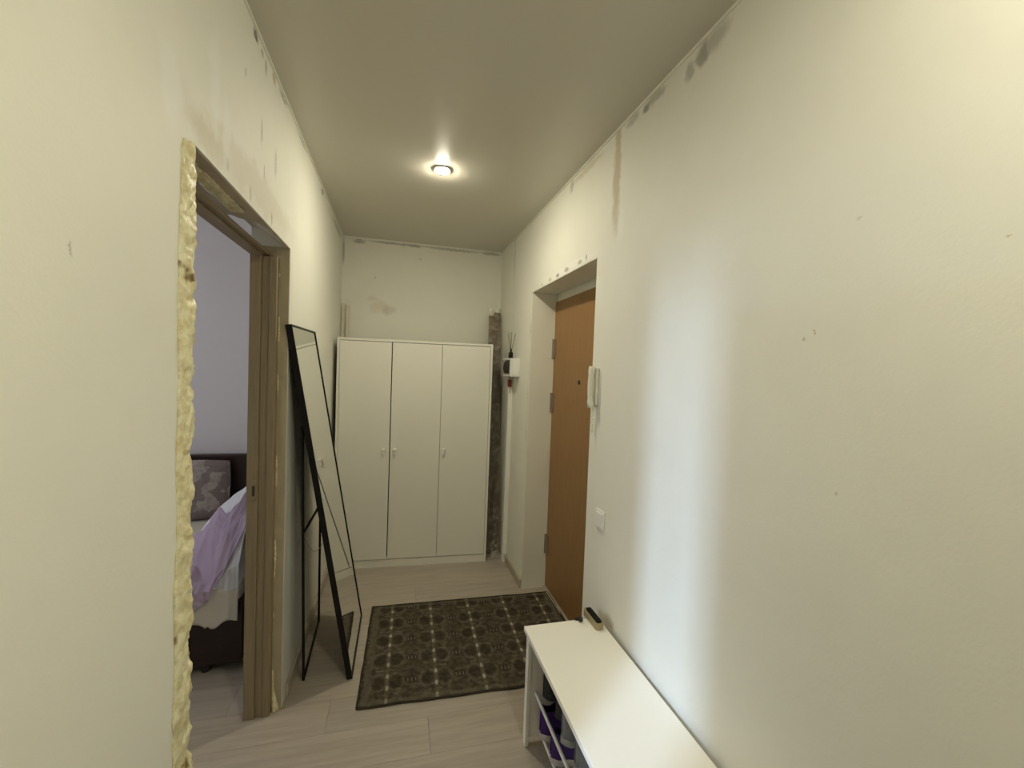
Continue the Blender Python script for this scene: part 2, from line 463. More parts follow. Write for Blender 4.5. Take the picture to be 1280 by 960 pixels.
def lens_mat(k):
    m, g, p = newmat('lamp_lens')
    p.inputs['Base Color'].default_value = (.9, .9, .85, 1)
    lp = g.noise(g.obj(), 3, 1).outputs[0]
    g.put(p.inputs['Emission Color'], g.mix(lp, (1, .92, .71), (1, .93, .73))); p.inputs['Emission Strength'].default_value = k
    return m

# ------------------------------------------------------------------ the setting
ZC = 2.626
YN = -1.7                                             # near end of the hallway, behind the camera
# floor: screed and laminate planks running across the hall
fl = MB().box(-3.7, 1.35, YN-.1, 4.0, -.12, -.011).build('floor', M['gap']); struct(fl)
def planks():
    pw, plen = .192, 1.285
    cache = {}; k = 0
    y = YN-.05
    while y < 3.95:
        off = (k*0.43) % plen
        x = -3.65-off
        while x < 1.30:
            x0, x1 = max(x, -3.65), min(x+plen, 1.30); y1 = min(y+pw, 3.95)
            far = (x1 < -1.9 and y > .6 and y < 1.2)
            if x1-x0 > .02:
                key = (round(x1-x0, 3), round(y1-y, 3))
                if key not in cache:
                    b = MB().box(0, x1-x0-.0008, 0, y1-y-.0008, -.008, 0, .0007, 1)
                    o = b.build('plank', M['laminate'], fl); cache[key] = o.data
                else:
                    o = bpy.data.objects.new('plank', cache[key]); COL.objects.link(o); o.parent = fl
                o.location = (x0, y, 0)
            x += plen
        y += pw; k += 1
planks()
ce = MB().box(-3.7, 1.35, YN-.1, 4.0, ZC, ZC+.08).build('ceiling', M['ceiling']); struct(ce)

# left wall with the bedroom opening and, behind the camera, the doorway to the lit room
Y0, Y1, ZO = 1.152, 2.092, 2.056
XLi = -.615
A0, A1 = -.56, .345
wl = MB()
wl.box(XLi, XL, YN, A0, 0, ZC).box(XLi, XL, A0, A1, 2.04, ZC).box(XLi, XL, A1, Y0, 0, ZC)
wl.box(XLi, XL-.015, Y0, Y1, 2.155, ZC).box(XL-.015, XL, Y0, Y1, ZO, ZC).box(XLi, XL, Y1, YB+.1, 0, ZC)
wl = wl.build('wall_left', M['wall_left']); struct(wl)
# raw plaster skin inside the bedroom opening
def rough_skin(nm, fn, nu, nv, m, par):
    return MB().grid(nu, nv, fn).build(nm, m, par, smooth=True)
o = rough_skin('reveal_plaster', lambda u, v: Vector((XL-.001-.15*v, Y0+(Y1-Y0)*u, ZO-.007+(.018+.066*min(1, max(0, (u-.62)/.12)))*min(1, v*1.3)-.004*noise.fractal(Vector((u*14, v*4, 3)), 1., 2., 4)*(1 if .02 < v < .98 else 0))), 120, 16, M['reveal'], wl)
o['label'] = 'rough brown unfinished underside of the door opening'
o = rough_skin('reveal_plaster', lambda u, v: Vector((XL-.001-.15*v, Y1-.010-.006*noise.fractal(Vector((u*22, v*4, 9)), 1., 2., 4)*(1 if .02 < v < .98 else 0), ZO*u)), 200, 14, M['reveal'], wl)
o['label'] = 'rough brown unfinished side of the door opening'

# right wall with the niche of the entrance door
N0, N1, NZ, NX = 1.892, 2.905, 2.112, 1.078
wr = MB()
wr.box(XR, 1.30, YN, N0, 0, ZC).box(XR, 1.30, N0, N1, NZ, ZC).box(XR, 1.30, N1, YB+.1, 0, ZC)
wr = wr.build('wall_right', M['wall_right']); struct(wr)
sk = MB()
sk.box(XR+.001, NX, N1-.004, N1+.001, .0, NZ+.001).box(XR+.001, NX, N0, N1, NZ-.004, NZ+.001).box(XR+.001, NX, N0-.001, N0+.004, 0, NZ)
sk.build('reveal_lining', M['white_paint'], wr)['label'] = 'white painted reveal around the entrance door'
wb = MB().box(XLi, 1.30, YB, YB+.12, 0, ZC).build('wall_back', M['wall_back']); struct(wb)
wn = MB().box(-3.7, 1.30, YN-.1, YN, 0, ZC).build('wall_near', M['wall_plain']); struct(wn)
# bedroom
wbb = MB().box(-3.7, XLi, 3.62, 3.72, 0, ZC).build('wall_bedroom_back', M['wall_bedroom']); struct(wbb)
wbl = MB()
def wall_hole(b, x0, x1, ya, yb_, za, zb, y0, y1, z0=0, z1=ZC):
    b.box(x0, x1, y0, ya, z0, z1).box(x0, x1, yb_, y1, z0, z1).box(x0, x1, ya, yb_, z0, za).box(x0, x1, ya, yb_, zb, z1)
wall_hole(wbl, -3.7, -3.6, 1.6, 3.0, .9, 2.3, .45, 3.72)
wbl = wbl.build('wall_bedroom_left', M['wall_bedroom']); struct(wbl)
wdv = MB().box(-3.7, XLi, .40, .48, 0, ZC).build('wall_partition', M['wall_plain']); struct(wdv)
wrl = MB(); wall_hole(wrl, -2.78, -2.68, -1.52, -1.12, 1.4, 2.45, YN, .40)
wrl = wrl.build('wall_room_left', M['wall_plain']); struct(wrl)
def window(nm, x, y0, y1, z0, z1):
    w = thing(nm, None, None); struct(w)
    f = MB()
    for a in ((y0, y0+.05, z0, z1), (y1-.05, y1, z0, z1), (y0+.05, y1-.05, z0, z0+.05), (y0+.05, y1-.05, z1-.05, z1)):
        f.box(x-.03, x+.03, *a)
    f.build('window_frame', M['plastic'], w)
    MB().box(x-.004, x+.004, y0+.05, y1-.05, z0+.05, z1-.05).build('pane', M['glass'], w)
window('window_1', -3.65, 1.6, 3.0, .9, 2.3)
window('window_2', -2.73, -1.52, -1.12, 1.4, 2.45)

# ceiling edge beads
tb = MB().box(XL, XL+.006, YN, YB, ZC-.010, ZC).build('trim_1', M['white_paint']); struct(tb)
tb = MB().box(XR-.006, XR, YN, YB, ZC-.010, ZC).build('trim_2', M['white_paint']); struct(tb)
# baseboards
def baseboard(nm, x0, x1, y0, y1):
    struct(MB().box(x0, x1, y0, y1, 0, .062, .003, 2).build(nm, M['baseboard']))
baseboard('baseboard_left', XL, XL+.014, Y1+.06, YB)
baseboard('baseboard_right', XR-.014, XR, N1+.004, YB)

# ------------------------------------------------------------------ door frame of the bedroom
d1 = thing('door_1', None, None); struct(d1)
j = MB()
j.box(-.605, -.562, 2.042, 2.084, 0, 2.008, .002).box(-.562, -.532, 2.052, 2.084, 0, 2.008, .002).box(-.532, -.503, 2.046, 2.084, 0, 2.008, .002)
j.build('jamb', M['jamb'], d1)
j = MB().box(-.605, -.503, 1.178, 1.215, 0, 2.03, .002)
j.build('jamb', M['jamb'], d1)
h = MB().box(-.605, -.560, 1.176, 2.084, 2.006, 2.030, .002).box(-.560, -.538, 1.176, 2.084, 2.014, 2.028, .002)
h.build('head_jamb', M['jamb_head'], d1)
s = MB().box(-.588, -.566, 2.0385, 2.044, .965, 1.055, .002).build('strike_plate', M['steel_bright'], d1)
s['label'] = 'small worn brass strike plate'
MB().box(-.582, -.572, 2.0375, 2.0389, .985, 1.030).build('latch_hole', M['gap'], s)
# expanding foam on both sides of the frame
def foam_strip():
    H = 2.044
    def f(u, v):
        z = H*u
        n = noise.fractal(Vector((z*13, v*1.3, 5.1)), .9, 2., 4); n2 = noise.noise(Vector((z*5.5, 2.2, 7)))
        ya = 1.098 - .014*max(0, 1-z/1.3) - .010*n2 - .006*noise.noise(Vector((z*30, 1, 1)))
        if z > 1.85: ya += (z-1.85)*.07
        if z > 1.97: bend = (z-1.97)*.2
        else: bend = 0
        yb_ = Y0 + .003 - bend + .007*noise.noise(Vector((z*16, 3, 3))) + .010*max(0, 1-z/1.0)
        bulge = .010 + .008*n + .006*noise.noise(Vector((z*45, v*5, 2))) + .003*noise.noise(Vector((z*110, v*12, 6)))
        if v < .7:
            w = v/.7; y = ya+(yb_-ya)*w
            x = XL + .001 + max(.0, bulge)*math.sin(PI*min(1, w*.62+.04))
            return Vector((x, y, z))
        w = (v-.7)/.3
        x0 = XL + .001 + max(.0, bulge)*math.sin(PI*.66)
        return Vector((x0 + (-.115 - x0 + XL)*w, yb_ + .012*math.sin(PI*w)*(1+n), z))
    return MB().grid(420, 20, f).build('foam_filler', M['foam'], wl, smooth=True, solid=.004)
fo = foam_strip(); fo['label'] = 'long lumpy yellow strip of cured mounting foam'
def foam_blob(name, fn, nu, nv, lab=None):
    o = MB().grid(nu, nv, fn).build(name, M['foam'], wl, smooth=True, solid=.004)
    if lab: o['label'] = lab
def ff(u, v):                                          # narrow bead beside the far jamb
    z = .0 + 2.0*u; n = noise.fractal(Vector((z*16, v*2, 11)), .9, 2., 4)
    wide = max(.0, .62-z*5) if z < .12 else .30*max(0, noise.noise(Vector((z*5, 0, 0)))-.1)
    x = -.500 + .040*wide*v*1.1
    y = 2.083 - (.010+.008*n)*math.sin(PI*min(1, v+.08))*min(1, wide*1.6)
    return Vector((x, y, z))
foam_blob('foam_filler', ff, 300, 10, 'thin bead of yellow foam beside the far jamb')
def fh(u, v):                                          # foam over the head jamb, leaving a slit at its far end
    y = 1.18+(.46)*u+.0*v; n = noise.fractal(Vector((y*18, v*3, 21)), .9, 2., 4)
    return Vector((-.50-.045*v, y, 2.056 + .006*n - .014*max(0, noise.noise(Vector((y*9, 2, v*2))))*math.sin(PI*v)))
foam_blob('foam_filler', fh, 90, 12, 'foam above the head of the frame')

# ------------------------------------------------------------------ entrance door
d2 = thing('door_2', None, None); struct(d2)
MB().box(NX, NX+.045, N0+.004, N1+.012, .012, 2.052, .003).build('door_leaf', M['leaf'], d2)['label'] = 'orange-brown entrance door leaf'
MB().box(NX+.05, NX+.10, N0-.0, N1+.0, 0, NZ).box(NX+.012, NX+.05, N0, N1, 2.056, NZ).build('door_frame', M['white_paint'], d2)
MB().box(NX-.02, NX+.05, N0+.004, N1-.004, 0, .010, .002).build('threshold', M['baseboard'], d2)
for zc in (1.722, 1.340, .320):
    b = MB().tube([(NX-.008, N1-.010, zc-.068), (NX-.008, N1-.010, zc+.068)], .010, 12)
    b.box(NX-.006, NX+.001, N1-.042, N1-.010, zc-.062, zc+.062)
    b.build('hinge', M['steel'], d2, smooth='auto')
lk = MB().lathe([(.012, -.003), (.014, -.001), (.014, .002)], (NX-.002, 2.44, 1.501), 20, 'x').build('lock_escutcheon', M['gap'], d2, smooth='auto')
lk['label'] = 'small dark round lock hole'

# ------------------------------------------------------------------ unseen leaf added behind the camera to narrow the daylight band
d3 = thing('daylight_baffle', None, None); struct(d3)
MB().box(-.60, -.56, A0+.006, .045, .006, 2.02, .003).build('door_leaf', M['jamb'], d3)

# ------------------------------------------------------------------ ceiling lamps
def ceiling_light(x, y, k, label, col):
    t = thing('ceiling_light', label, 'lamp', (x, y, ZC))
    MB().lathe([(.036, 0), (.047, 0), (.047, -.003), (.043, -.007), (.037, -.006), (.036, -.001)], (0, 0, 0), 40).build('trim_ring', M['plastic'], t, smooth='auto')
    prof = [(.0355, -.001), (.0355, -.006), (.033, -.0105), (.026, -.014), (.013, -.0165), (.003, -.017)]
    MB().lathe(prof, (0, 0, 0), 32).build('lens', lens_mat(k), t, smooth=True)
ceiling_light(.208, 2.388, LAMP, 'lit round recessed spotlight in the middle of the ceiling', 0)
ceiling_light(.50, .0, LAMP_NEAR, 'lit round recessed spotlight above the camera', 0)

# ------------------------------------------------------------------ wardrobe
def wardrobe():
    t = thing('wardrobe', 'white three-door wardrobe standing against the end wall', 'wardrobe', (-.432, 3.430, 0), -.0497)
    w, d, H = 1.17, .395, 1.758; th = .018
    c = MB()
    c.box(0, th, 0, d, 0, H, .001, 1).box(w-th, w, 0, d, 0, H, .001, 1).box(th, w-th, 0, d, H-th, H, .001, 1)
    c.box(th, w-th, .01, d, .062, .08).box(th, w-th, d-.006, d-.001, .08, H-th)
    c.box(.393, .408, .03, d-.01, .08, H-th)
    c.build('body', M['wardrobe'], t)
    MB().box(th, w-th, .006, .022, 0, .060, .001, 1).build('plinth', M['wardrobe'], t)
    # doors sit inside the frame
    x0 = th+.002; tot = w-2*th-.004; dw = tot/3
    gaps = [(x0, x0+dw-.005), (x0+dw+.002, x0+2*dw-.002), (x0+2*dw+.001, x0+tot)]
    hx = [gaps[0][1]-.040, gaps[1][0]+.034, gaps[2][0]+.030]
    ops = [.012, 0, 0]                                 # the left door stands slightly ajar
    for (a, b), hh, op in zip(gaps, hx, ops):
        dd = MB().box(a, b, .001-op*.3, .017-op*.3, .066, H-th-.004, .0012, 1).build('door', M['wardrobe'], t)
        hb = MB().box(hh-.011, hh+.011, -.026, .002, .912, .926, .002).box(hh-.007, hh+.007, -.020, .002, .880, .914, .002)
        hb.build('handle', M['handle'], dd)
    MB().box(th, w-th, .030, .034, .08, H-th).build('inside', M['gap'], t)  # dark sheet added behind the doors as the shade in their gaps
wardrobe()

# ------------------------------------------------------------------ boards and strips leaning behind the wardrobe
def plank_board(x0, y0, x1, y1, L, w, th, m, label, cat='board', name='wooden_board', group='boards leaning beside the wardrobe'):
    lean = Vector((x1-x0, y1-y0, 0)); h = math.sqrt(L*L-lean.length_squared)
    d = Vector((lean.x, lean.y, h)).normalized()
    t = MB()
    # board local: x across, z along length, y thickness
    t.box(-w/2, w/2, 0, th, 0, L, .0015, 1)
    o = t.build(name, m)
    zx = d; xx = Vector((1, 0, 0)); xx = (xx - zx*xx.dot(zx)).normalized(); yy = zx.cross(xx)
    mm = Matrix((xx, yy, zx)).transposed().to_4x4(); mm.translation = Vector((x0, y0, abs(d.y)*0.0+.001))
    o.matrix_world = mm
    tag(o, label, cat, group)
    return o
plank_board(.802, 3.560, .812, 3.812, 2.055, .052, .010, M['plank'], 'dark brown board leaning nearest the wardrobe, left of the pair')
plank_board(.864, 3.575, .864, 3.822, 2.085, .062, .010, M['plank'], 'taller brown board leaning in the corner, right of the pair')
plank_board(.793, 3.530, .800, 3.798, 1.93, .034, .008, M['plank2'], 'short grey-brown board in front of the dark brown boards')
plank_board(.842, 3.548, .846, 3.810, 1.98, .030, .008, M['plank2'], 'narrow grey-brown strip leaning over the two brown boards')
def film():
    def f(u, v):
        a = -0.15*PI + 1.3*PI*v
        z = 2.10*u+.002
        n = noise.fractal(Vector((u*30, v*6, 4)), .9, 2., 3)*.006
        y = 3.555+.265*u
        cx = .832
        return Vector((cx-.056*math.cos(a)-.001*n, y-.03-(.014+n)*math.sin(a), z))
    o = MB().grid(90, 16, f).build('plastic_wrap', M['film'], None, smooth=True)
    tag(o, 'torn clear plastic wrap around the leaning brown boards', 'plastic wrap')
film()
def crumple():
    def f(u, v):
        n = noise.fractal(Vector((u*6, v*6, 14)), .8, 2., 4)
        return Vector((.792+.075*u+.01*n, 3.375+.12*v+.01*n, .006+.10*(v**1.3)*(1-.4*u)+.022*abs(n)))
    o = MB().grid(26, 26, f).build('crumpled_wrap', M['film'], None, smooth=True)
    tag(o, 'crumpled plastic wrap on the floor at the foot of the boards', 'plastic wrap')
crumple()
plank_board(-.447, 3.79, -.447, 3.855, 2.06, .022, .008, M['strip'], 'pale thin profile leaning in the left corner, nearer the side wall', 'strip', 'plastic_strip', 'pale strips behind the wardrobe')
plank_board(-.410, 3.79, -.410, 3.855, 2.055, .026, .008, M['strip'], 'pale thin profile leaning in the left corner, nearer the wardrobe', 'strip', 'plastic_strip', 'pale strips behind the wardrobe')

# ------------------------------------------------------------------ leaning mirror
def mirror():
    t = thing('standing_mirror', 'tall black-framed standing mirror leaning back on its folding support', 'mirror', (-.17, 2.49, 0))
    P = Vector((-.17, 2.49, 0))
    b0, b1 = Vector((-.172, 2.208, .006)) - P, Vector((-.167, 2.768, .006)) - P
    t0, t1 = Vector((-.449, 2.075, 1.728)) - P, Vector((-.447, 2.636, 1.735)) - P
    up = (t0-b0).normalized(); wd = (b1-b0).normalized(); nrm = wd.cross(up).normalized()
    if nrm.x < 0: nrm = -nrm                           # faces the hall
    dp = .026
    f = MB()
    f.bar(b0+wd*.004-nrm*dp/2, t0+wd*.004-nrm*dp/2, dp, .008, wd)
    f.bar(b1-wd*.004-nrm*dp/2, t1-wd*.004-nrm*dp/2, dp, .008, wd)
    f.bar(b0+up*.004-nrm*dp/2, b1+up*.004-nrm*dp/2, dp, .008, up)
    f.bar(t0-up*.004-nrm*dp/2, t1-up*.004-nrm*dp/2, dp, .008, up)
    f.build('frame', M['black'], t)
    q = [b0+wd*.007+up*.007, b1-wd*.007+up*.007, t1-wd*.007-up*.007, t0+wd*.007-up*.007]
    MB().prism([p-nrm*.004 for p in q], -nrm*.004).build('mirror_glass', M['mirror_glass'], t)
    MB().prism([p-nrm*.012 for p in q], -nrm*.004).build('back_panel', M['black'], t)
    # support: a U-shaped tube frame hinged behind the mirror
    k = .735
    fa, fb = Vector((-.402, 2.245, .008))-P, Vector((-.414, 2.748, .008))-P
    ha, hb = b0+(t0-b0)*k+wd*.03-nrm*.034, b1+(t1-b1)*k-wd*.03-nrm*.034
    s = MB()
    s.tube([ha, fa], .0065, 10).tube([hb, fb], .0065, 10).tube([fa, fb], .0065, 10).tube([ha, hb], .0065, 10)
    s.build('support_frame', M['black'], t, smooth='auto')
    # two short braces between support and mirror
    for a, bb, tt, sgn in ((fa, b0, t0, 1), (fb, b1, t1, -1)):
        base = ha if sgn == 1 else hb
        p = a + (base-a)*(.755/1.27); qq = bb+(tt-bb)*.515 + wd*.012*sgn - nrm*.022
        MB().tube([p, qq], .0055, 10).build('brace', M['black'], t, smooth='auto')
    pa = fa + (ha-fa)*.60; pb = b0+(t0-b0)*.42+wd*.03-nrm*.02
    pts = []
    for i in range(14):
        w = i/13; p = pa.lerp(pb, w); p.z -= .075*math.sin(PI*w)
        pts.append(p)
    MB().tube(pts, .0012, 6).build('cord', M['steel'], t, smooth=True)
mirror()

# ------------------------------------------------------------------ rug
def rug():
    t = thing('rug', 'dark brown patterned rug on the floor before the entrance door', 'rug', (-.135, 2.002, 0), -.030)
    L, Wd = 1.18, .845
    def f(u, v):
        z = .007+.0012*noise.noise(Vector((u*6, v*6, 1)))
        return Vector((L*u+.004*noise.noise(Vector((v*9, u*2, 2))), Wd*v+.005*noise.noise(Vector((u*9, v*2, 4))), z))
    MB().grid(60, 44, f).build('pile', M['rug'], t, smooth=True, solid=.006)
    pts = []
    for i in range(60): pts.append(f(i/59, 0))
    for i in range(1, 44): pts.append(f(1, i/43))
    for i in range(1, 60): pts.append(f(1-i/59, 1))
    for i in range(1, 44): pts.append(f(0, 1-i/43))
    MB().tube([p-Vector((0, 0, .0012)) for p in pts], .0052, 6).build('binding', M['rug_edge'], t, smooth=True)
rug()

# ------------------------------------------------------------------ shoe bench
def bench():
    t = thing('shoe_bench', 'long cream-white shoe bench along the right wall', 'bench', (.545, .70, 0))
    L, D = .995, .338
    MB().box(0, D, 0, L, .470, .490, .002).build('top', M['bench'], t)
    for y0 in (.010, L-.042):
        MB().box(.010, .026, y0, y0+.032, 0, .470, .002).box(D-.020, D-.004, y0, y0+.032, 0, .470, .002).box(.026, D-.020, y0+.008, y0+.024, .03, .470).build('side_panel', M['bench'], t)
    MB().box(.012, .022, .042, L-.042, .448, .470).build('apron', M['bench'], t)
    for z, xs in ((.222, (.050, .120, .190, .260, .315)), (.058, (.075, .150, .225, .300))):
        for i, x in enumerate(xs):
            MB().tube([(x, .036, z+.004*i), (x, L-.036, z+.004*i)], .0065, 10).build('rail', M['white_metal'], t, smooth='auto')
bench()

# ------------------------------------------------------------------ shoes
def shoe(name, label, m_up, m_sole, m_lace, loc, rz, L=.27, H=.095, group=None, boot=0, tilt=.0, cat='shoe'):
    t = thing(name, label, cat, loc, rz, group, rot=(0, tilt, rz))
    def half(s, side):                                 # outline half width
        a = .030+.019*math.sin(PI*min(1, max(0, (s-.25)/.95)))**.8 + .004*math.sin(PI*s)
        e = min(1, math.sqrt(max(0, s/.10))) if s < .1 else (math.sqrt(max(0, 1-((s-.80)/.20)**2)) if s > .80 else 1)
        return a*e*(1.0 if side > 0 else .96)
    n = 30
    out = [(L*(i/n), half(i/n, 1)) for i in range(n+1)] + [(L*(i/n), -half(i/n, -1)) for i in range(n-1, 0, -1)]
    sb = MB(); V = []
    for z, k in ((0, .95), (.004, 1.04), (.022, 1.06), (.027, 1.0)):
        V.append([sb.bm.verts.new(((x-L*.45)*(1+.35*(k-1))+L*.45, y*k, z+.008*max(0, (x/L-.75)/.25)**2)) for x, y in out])
    for a, b in zip(V, V[1:]):
        for i in range(len(a)): sb.bm.faces.new((a[i], a[(i+1) % len(a)], b[(i+1) % len(a)], b[i]))
    sb.bm.faces.new(V[0][::-1]); sb.bm.faces.new(V[-1])
    sb.build('sole', m_sole, t, smooth='auto')
    def hh(s):                                         # height of the upper
        if s < .34: return H+boot+.008*math.cos(s/.34*PI*2)
        if s < .80:
            w = (s-.34)/.46; return (H+boot)*(1-w)**1.3+ .052*(1-(1-w)**1.3)
        return .052*math.sqrt(max(0.0, 1-((s-.80)/.205)**2))+.004
    def up(s, tt):                                     # tt -1..1 around the arch
        w = half(s, tt); a = tt*PI/2
        x = L*s; k = .6
        y = w*(abs(math.sin(a))**k)*(1 if tt > 0 else -1)*(1-.22*max(0, math.cos(a))*(1 if s < .5 else .5))
        return Vector((x, y, .024+hh(s)*(max(0, math.cos(a))**.55)))
    opening = lambda s, tt: .045 < s < .44 and abs(tt) < .40
    g1 = MB().grid(44, 31, lambda u, v: up(.004+.992*u, -1+2*v), keep=lambda u, v: not opening(u, -1+2*v))
    g1.build('upper', m_up, t, smooth=True, solid=.003)
    def lin(u, v):
        s = .04+.42*u; tt = -.42+.84*v; p = up(s, tt)
        dep = math.sin(PI*min(1, max(0, u)))**.5*math.sin(PI*min(1, max(0, v)))**.5
        p.z -= .002+(p.z-.04)*.8*dep; return p
    MB().grid(16, 12, lin).build('lining', M['insole'], t, smooth=True)
    if m_lace:
        for i in range(4):
            s = .47+.075*i
            pts = [up(s+.012*math.sin(k*1.3), -.34+.68*k/6)+Vector((0, 0, .003)) for k in range(7)]
            MB().tube(pts, .0028, 6).build('lace', m_lace, t, smooth=True)
        MB().grid(8, 6, lambda u, v: up(.36+.10*u, -.30+.6*v)+Vector((-.018*(1-u), 0, .016*(1-u)+.002))).build('tongue', m_up, t, smooth=True, solid=.003)
    return t
# heels face the hall, toes point to the wall
gp = 'shoes on the bench racks'
shoe('sneaker', 'purple sneaker on the lower rack, at the far end of the bench', M['purple'], M['sole_white'], M['purple_dark'], (.597, 1.598, .079), .04, .262, .106, gp)
shoe('sneaker', 'purple sneaker on the lower rack, second from the far end', M['purple'], M['sole_white'], M['purple_dark'], (.602, 1.487, .079), -.03, .262, .106, gp)
shoe('shoe', 'black-green shoe on the upper rack at the far end of the bench', M['shoe_dark'], M['sole_black'], None, (.606, 1.598, .246), .0, .250, .115, gp, .05)
shoe('shoe', 'black-brown shoe on the upper rack beside the black-green one', M['shoe_brown'], M['sole_black'], None, (.618, 1.492, .246), -.02, .250, .115, gp, .05)
shoe('sneaker', 'grey suede sneaker on the upper rack, farther of the grey pair', M['shoe_grey'], M['sole_grey'], M['lace_grey'], (.598, 1.380, .246), .02, .262, .088, gp)
shoe('sneaker', 'grey suede sneaker on the upper rack, nearer of the grey pair', M['shoe_grey'], M['sole_grey'], M['lace_grey'], (.600, 1.268, .246), -.03, .262, .088, gp)

# ------------------------------------------------------------------ things on the bench
t = thing('shoe_brush', 'beige shoe brush with black bristles up on the bench', 'brush', (.848, 1.665, .490), 0.02)
def stadium(L, Wd, n=8, k=1.):
    r = []
    for sx, sy in ((1, 1), (-1, 1), (-1, -1), (1, -1)):
        for i in range(n+1):
            a = (0 if sx > 0 and sy > 0 else PI/2 if sy > 0 else PI if sx < 0 else 1.5*PI)+i/n*PI/2
            rr = Wd*.42
            r.append((sx*(Wd/2-rr)+rr*math.cos(a), sy*(L/2-rr)+rr*math.sin(a)))
    return r
b = MB(); R = []
for z, k in ((0, .94), (.004, 1), (.024, 1), (.028, .96), (.028, .80), (.025, .78)):
    R.append([b.bm.verts.new((x*k, y*(1-(1-k)*.5), z)) for x, y in stadium(.135, .038)])
for a, c in zip(R, R[1:]):
    for i in range(len(a)): b.bm.faces.new((a[i], a[(i+1) % len(a)], c[(i+1) % len(a)], c[i]))
b.bm.faces.new(R[0][::-1]); b.bm.faces.new(R[-1])
b.build('body', M['brush'], t, smooth='auto')
b = MB()
for i in range(22):
    for k in range(6):
        x = -.008+.0034*k; y = -.052+.0048*i
        b.tube([(x, y, .024), (x+random.uniform(-.001, .001), y+random.uniform(-.001, .001), .036)], [.0023, .0017], 5)
b.build('bristles', M['bristle'], t)['kind'] = 'stuff'
# small black clip hooked over the far edge of the bench
t = thing('clip', 'small black clip on the far edge of the bench top', 'clip', (.797, 1.690, .490))
MB().box(-.022, .010, -.004, .0, .0, .006, .001).box(-.022, .010, .0055, .009, -.02, .006, .001).box(-.022, .010, -.001, .009, .002, .006, .001).build('jaw', M['blackplastic'], t)
MB().lathe([(.004, -.009), (.010, -.007), (.0115, 0), (.010, .007), (.004, .009)], (-.004, -.014, .0116), 16, 'x').build('knob', M['blackplastic'], t, smooth='auto')

# ------------------------------------------------------------------ right wall: handset, switch, electric box, duct, diffuser
t = thing('intercom_handset', 'ivory intercom handset hanging on the wall beside the entrance door', 'intercom', (XR, 1.838, 1.500))
MB().box(-.014, 0, -.020, .020, -.085, .088, .005, 3).build('base', M['ivory'], t, smooth='auto')
pts, rad = [], []
for i in range(15):
    w = i/14; pts.append((-.026-.008*math.sin(PI*w), 0, .092-.188*w)); rad.append(.016 if w < .16 or w > .84 else .0125)
b = MB().tube(pts, rad, 14); 
b.build('handset', M['ivory'], t, smooth=True)
pts = []
for i in range(220):
    w = i/219; a = w*2*PI*15
    pts.append((-.016+.006*math.cos(a), -.004+.008*math.sin(3*w)+.006*math.sin(a), -.100-.115*math.sin(PI*.5*min(1, w*1.0))))
MB().tube(pts, .0016, 6).build('coiled_cord', M['ivory'], t, smooth=True)

t = thing('light_switch', 'white single light switch on the wall above the bench', 'switch', (XR, 1.742, .908))
MB().box(-.008, 0, -.041, .041, -.043, .043, .003, 3).build('plate', M['plastic'], t, smooth='auto')
r = MB().prism([(-.008, -.028, -.030), (-.008, .028, -.030), (-.008, .028, .030), (-.008, -.028, .030)], (-.0045, 0, 0)).build('rocker', M['plastic'], t)

t = thing('electric_box', 'white electric box with a dark window, left of the entrance door', 'electric box', (XR, 3.27, 1.51))
MB().box(-.058, 0, -.118, .118, 0, .140, .004, 3).build('body', M['plastic'], t, smooth='auto')
def cov(u, v):
    a = -1+2*v
    return Vector((-.058-.020*math.sqrt(max(0, 1-a*a*.9)), -.095+.19*u, .070+.052*a))
MB().prism([(-.056, -.098, .070+.055*math.cos(PI*i/12)) if False else (-.056-.026*math.sin(PI*i/12), -.098, .070-.055*math.cos(PI*i/12)) for i in range(13)], (0, .18, 0)).build('window', M['dark_window'], t)
MB().box(-.0775, -.058, -.116, .116, .126, .140, .002).box(-.0775, -.058, -.116, .116, .0, .012, .002).box(-.0775, -.058, -.118, -.1, .0, .140, .002).build('cover_frame', M['plastic'], t)
tg = MB().box(-.040, -.012, .060, .085, -.085, -.028, .002)
tg = tg.build('cable_tag', M['red'])
tg.location = (XR, 3.27, 1.51); tag(tg, 'dark red tag hanging under the white electric box', 'tag')
MB().tube([(-.026, .072, -.03), (-.026, .072, .002)], .002, 8).build('wire', M['red'], tg)
MB().tube([(-.026, .072, -.085), (-.020, .074, -.14)], .002, 8).build('wire', M['red'], tg)
o = MB().box(XR-.034, XR, 3.345, 3.405, .062, 1.506, .002).build('cable_duct', M['duct'])
tag(o, 'white vertical cable duct running from the electric box to the floor', 'duct')
o = MB().box(XR-.034, XR-.0145, 3.345, 3.405, 0, .061).build('duct_end', M['duct'], o)

t = thing('reed_diffuser', 'small dark reed diffuser bottle on top of the electric box', 'diffuser', (XR-.046, 3.265, 1.650))
MB().lathe([(.016, 0), (.018, .002), (.018, .040), (.015, .048), (.008, .053), (.008, .064), (.010, .065), (.010, .072), (.006, .073)], (0, 0, 0), 20).build('bottle', M['dark_window'], t, smooth='auto')
for a, b_ in ((-.020, .035), (.030, -.010), (-.002, -.014), (-.012, .004)):
    MB().tube([(0, 0, .04), (a, b_, .205-.3*abs(a))], .0017, 6).build('reed', M['blackplastic'], t)

